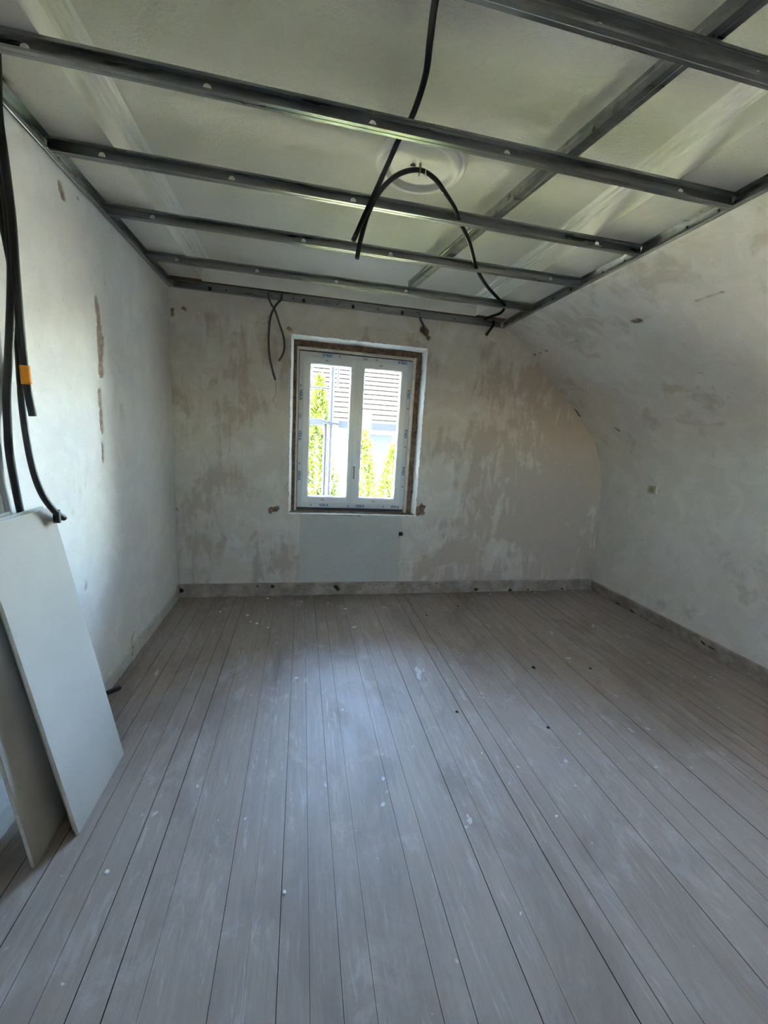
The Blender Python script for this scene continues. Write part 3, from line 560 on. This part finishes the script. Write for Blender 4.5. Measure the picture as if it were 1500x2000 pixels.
T4 = [(.035, -1.93, 2.55), (.03, -1.935, 2.2), (.035, -1.955, 1.95), (.036, -1.965, 1.753), (.030, -1.965, 1.559), (.022, -1.988, 1.44), (.017, -1.988, 1.284), (.0145, -1.968, 1.163), (.0145, -1.955, 1.02)]
tag(tube('conduit', T4, .011, M['pale_tube']), 'pale grey conduit running close to the left wall behind the black ones', 'conduit')
tag(tube('conduit', [(-.015, -1.47, .05), (.02, -1.43, .05), (.05, -1.385, .042), (.068, -1.35, .034)], .012, bt), 'short black conduit stub poking out at the foot of the left wall', 'conduit')
# ------------------------------------------------------------------ plasterboard offcuts leaning on the left wall
def board(y0, y1, xb, xt, h, label, twist=0.):
    t = .0125; root = empty('plasterboard_sheet', (xb, (y0+y1)/2, 0)); run = xb-xt; L = math.hypot(run, h); d = Vector((-run/L, 0, h/L)); n = Vector((d.z, 0, -d.x))
    o = Vector((xb, 0, 0)); P = lambda s, y, k: o+d*s+Vector((0, y, 0))-n*k+Vector((0, 0, n.z*0))
    def slab(name, s0, s1, ya, yb, k0, k1, m):
        v = [P(s, y, k) for k in (k0, k1) for s, y in ((s0, ya), (s0, yb), (s1, yb), (s1, ya))]
        lo = min(q.z for q in v)
        return pyd(name, v, [(0, 1, 2, 3), (7, 6, 5, 4), (0, 4, 5, 1), (1, 5, 6, 2), (2, 6, 7, 3), (3, 7, 4, 0)], m, root)
    s0 = .0026
    slab('gypsum_core', s0, L, y0+.0008, y1-.0008, .0008, t-.0008, M['gypsum'])
    slab('facing_paper', s0, L, y0, y1, 0, .0008, M['paper']); slab('facing_paper', s0, L, y0, y1, t-.0008, t, M['paper'])
    slab('edge_paper', s0-.0006, s0+.0002, y0, y1, 0, t, M['blue_edge']); slab('edge_paper', L-.0002, L+.0006, y0, y1, 0, t, M['blue_edge'])
    return tag(root, label, 'plasterboard', 'plasterboard offcuts leaning on the left wall')
board(-2.196, -1.815, .266, .070, 1.131, 'front sheet of plasterboard leaning on the left wall, in full light')
board(-2.30, -1.99, .186, .034, 1.145, 'shaded plasterboard sheet behind the front one, reaching nearer the camera')
board(-2.180, -1.845, .2505, .0555, 1.138, 'plasterboard sheet hidden right behind the front one, only its top edge showing')
# ------------------------------------------------------------------ small fittings
s = empty('wall_socket', (4.025, -.63, 1.17)); ca, sa = .998, .062
MB().box(4.006, 4.030, -.675, -.59, 1.135, 1.205).build('socket_body', M['socket'], s, .005, seg=3)
MB().cyl((4.007, -.632, 1.17), (4.0045, -.632, 1.17), .022, 20).build('socket_face', M['socket_dark'], s); tag(s, 'small square yellowed socket on the right wall', 'socket')
s = empty('junction_hole', (1.954, 0, .59)); MB().box(1.932, 1.972, -.004, .001, .575, .612).build('opening', M['hole'], s, .004); MB().cyl((1.95, -.003, .58), (1.925, -.012, .560), .003, 8).cyl((1.96, -.003, .60), (1.985, -.012, .592), .003, 8).build('wire_end', M['wire'], s)
tag(s, 'small black cable opening in the plaster below the window', 'cable opening')
# loose chips on the floor
CH = [(.62, -.40), (.66, -.52), (.71, -.55), (.80, -.63), (1.28, -.20), (1.42, -.33), (.75, -.06), (2.10, -.5), (3.2, -.05), (2.9, -.06), (3.4, -.05), (1.9, -1.72), (2.35, -1.9), (.42, -2.35), (1.0, -2.5), (2.6, -1.35), (1.05, -.15), (.40, -.32), (2.45, -.33), (3.0, -1.4)]
chips = ['white', 'white', 'white', 'white', 'white', 'white', 'white', 'dark', 'white', 'white', 'white', 'dark', 'dark', 'white', 'white', 'dark', 'white', 'white', 'dark', 'dark']
CL = ['white crumb farthest from the camera of the close trio left of the window', 'white crumb in the middle of the close trio left of the window', 'white crumb nearest the camera of the close trio left of the window', 'single white crumb just in front of the trio left of the window', 'white crumb in the shade on the boards straight below the window', 'white crumb in the bright patch below the window handle', 'white crumb touching the mortar strip left of the window', 'dark crumb on the boards below the brown right part of the window wall', 'white crumb at the mortar strip, middle one right of the window', 'white crumb at the mortar strip, nearest the window on its right', 'white crumb at the mortar strip, nearest the right wall', 'dark crumb mid-floor, nearer the window of the two in the middle boards', 'dark crumb mid-floor, right of the middle boards', 'white crumb on the boards just in front of the plasterboard sheets', 'white crumb on the boards at the centre bottom of the picture', 'dark crumb in the right half of the floor, halfway to the right wall', 'white crumb left of the patched panel close to the window wall', 'white crumb near the left wall beside the far corner', 'dark crumb close to the window wall, right of the cable opening', 'dark crumb farthest to the right on the open floor']
for k, ((x, y), c) in enumerate(zip(CH, chips)):
    rs = random.Random(k); n = 7; ra = rs.uniform(.006, .012); v = []
    for z, sc_ in ((.0008, 1), (.0045, .75)):
        for i in range(n): a = 2*math.pi*i/n; v.append((x+ra*sc_*math.cos(a)*rs.uniform(.7, 1.3), y+ra*sc_*math.sin(a)*rs.uniform(.7, 1.3)*1.2, z))
    f = [tuple(range(n))[::-1], tuple(range(n, 2*n))]+[(i, (i+1) % n, n+(i+1) % n, n+i) for i in range(n)]
    o = pyd('plaster_chip', v, f, M['white_plaster'] if c == 'white' else M['hole'])
    tag(o, CL[k], 'chip', 'white crumbs on the floor' if c == 'white' else 'dark crumbs on the floor')
# ------------------------------------------------------------------ outside
g = MB().box(-40, 40, .3, 60, -3.2, -2.9).box(-40, 40, -40, .3, -3.2, -2.9).build('ground', M['paving']); tag(g, 'pale sunlit gravel ground outside', None, None, 'structure')
lawn = MB().box(-6, 14, 5.2, 11.5, -2.9, -2.86).build('lawn', M['grass']); tag(lawn, 'dry lawn between the houses', None, None, 'structure')
rf = MB().box(-.3, 4.6, YR-.2, .36, 3.2, 3.35).build('roof', M['tile']); tag(rf, 'own roof slab over the attic room', None, None, 'structure')
ow = MB().box(-.3, 4.6, YR-.15, .36, -2.9, -.3).build('wall_lower', M['house_wall']); tag(ow, 'storey below the attic room', None, None, 'structure')
sf = empty('scaffold', (1.29, .8, -2.9))
MB().cyl((1.312, .8, -2.9), (1.315, .8, 3.4), .0242, 16).build('standard', M['scaf'], sf, smooth=False)
MB().cyl((1.262, .83, -2.9), (1.262, .83, 1.60), .0200, 14).build('standard', M['scaf'], sf)
MB().box(1.395, 5, .80, .83, 1.545, 1.625).build('toe_board', M['scaf_board'], sf, .004); MB().box(-2.2, 1.235, .80, .83, 1.56, 1.63).build('toe_board', M['scaf_board'], sf, .004)
MB().cyl((-2.2, .84, 1.955), (1.30, .84, 1.945), .012, 10).build('guard_rail', M['scaf'], sf); MB().cyl((1.378, .86, 1.97), (1.382, .86, 3.2), .011, 10).build('upright_rod', M['scaf'], sf); MB().cyl((1.11, .86, 1.97), (1.11, .86, 3.2), .007, 10).build('upright_rod', M['scaf'], sf)
MB().cyl((1.28, .79, 1.60), (1.40, .79, 1.585), .02, 10).cyl((1.22, .79, 1.61), (1.31, .79, 1.58), .016, 10).build('bracket', M['scaf'], sf)
MB().cyl((1.335, .775, .93), (1.335, .775, .965), .014, 10).build('clip', M['red'], sf)
tag(sf, 'grey steel scaffold outside the window with boards at mid height', 'scaffold')
def thuja(x, y, zt, r, seed, label, n=6500, p=.8):
    rg = np.random.default_rng(seed); h = zt+2.9; root = empty('thuja_tree', (x, y, -2.9))
    MB().cyl((x, y, -2.9), (x, y, zt-.5), .10, 10, r2=.02).build('trunk', M['bark'], root)
    t = rg.random(n)**.75; zz = zt - t*h*.97; prof = r*np.clip((t+.02)/.55, 0, 1)**p*np.where(t > .9, 1-(t-.9)*3, 1)
    an = rg.random(n)*2*np.pi; lump = 1+.22*np.sin(an*5+zz*4+seed)+.15*np.sin(an*9-zz*7)
    rr = prof*lump*np.sqrt(.35+.65*rg.random(n)); px = x+rr*np.cos(an); py = y+rr*np.sin(an)
    out = np.stack([np.cos(an), np.sin(an), np.full(n, .7)], -1)+rg.normal(size=(n, 3))*.45; out /= np.linalg.norm(out, axis=1)[:, None]
    sd_ = np.cross(out, rg.normal(size=(n, 3))); sd_ /= np.linalg.norm(sd_, axis=1)[:, None]
    L = rg.uniform(.07, .15, n)[:, None]; Wd = rg.uniform(.02, .045, n)[:, None]; c = np.stack([px, py, zz], -1)
    v = np.stack([c-out*L*.3, c+sd_*Wd+out*L*.3, c+out*L, c-sd_*Wd+out*L*.3], 1).reshape(-1, 3)
    fo = pyd('foliage', v.tolist(), [(4*i, 4*i+1, 4*i+2, 4*i+3) for i in range(n)], M['leaf'], root); fo['kind'] = 'stuff'
    return tag(root, label, 'tree', 'evergreen trees outside the window')
thuja(1.40, 6.6, 2.86, .46, 1, 'tall narrow evergreen seen through the left window pane', 9000)
thuja(2.62, 7.2, 1.75, .5, 2, 'evergreen partly hidden behind the middle of the window')
thuja(3.70, 8.3, 1.28, .55, 3, 'evergreen low in the right window pane, in front of the shutter')
thuja(.45, 8.8, 2.1, .55, 4, 'evergreen hidden mostly behind the left window frame', 4000)
thuja(4.35, 6.6, 1.2, .5, 5, 'evergreen mostly behind the right window frame', 4000)
hs = empty('neighbour_house', (3.5, 16, -2.9)); HY = 13.
wl = MB().box(-3, 10, HY, HY+8, -2.9, 2.05).build('facade', M['house_wall'], hs)
roof = MB(); ey, ez, ry, rz = HY-.45, 1.85, HY+3.9, 5.2
roof.poly([(-3.3, ey, ez), (10.3, ey, ez), (10.3, ry, rz), (-3.3, ry, rz)]).poly([(-3.3, ry, rz), (10.3, ry, rz), (10.3, ry+4, ez), (-3.3, ry+4, ez)]).poly([(-3.3, ey, ez-.02), (-3.3, ry+4, ez-.02), (10.3, ry+4, ez-.02), (10.3, ey, ez-.02)])
ro = roof.build('roof', M['tile'], hs); dl = Vector((0, ry-ey, rz-ez)); Ld = dl.length; dl.normalize(); nn = Vector((0, -dl.z, dl.y)); nrow = 15; cm = None
for k in range(nrow):
    s0, s1 = Ld*k/nrow, Ld*(k+1)/nrow+.06; p0 = Vector((0, ey, ez))
    a, b = p0+dl*s0+nn*.13, p0+dl*s1+nn*.035; a2, b2 = p0+dl*s0+nn*.10, p0+dl*s1+nn*.005
    v = [(x, q.y, q.z) for x in (-3.3, 10.3) for q in (a, b, b2, a2)]
    me = bpy.data.meshes.new('tile_course'); me.from_pydata(v, [], [(0, 4, 5, 1), (1, 5, 6, 2), (2, 6, 7, 3), (3, 7, 4, 0), (0, 1, 2, 3), (4, 7, 6, 5)]); me.materials.append(M['tile'])
    o = bpy.data.objects.new('tile_course', me); COL.objects.link(o); o.parent = ro
MB().cyl((-3.3, ey-.06, ez-.02), (10.3, ey-.06, ez-.02), .07, 10).build('gutter', M['scaf_board'], hs)
w = MB().box(3.45, 4.72, HY-.04, HY+.02, .42, 1.66).build('window', M['house_wall'], hs, .01)
for k in range(3): MB().box(3.53, 4.64, HY-.07, HY-.03, .50+k*.37, .84+k*.37).build('shutter_panel', M['shutter'], w, .01)
tag(hs, 'white house with a pale tiled roof across the garden', 'house')
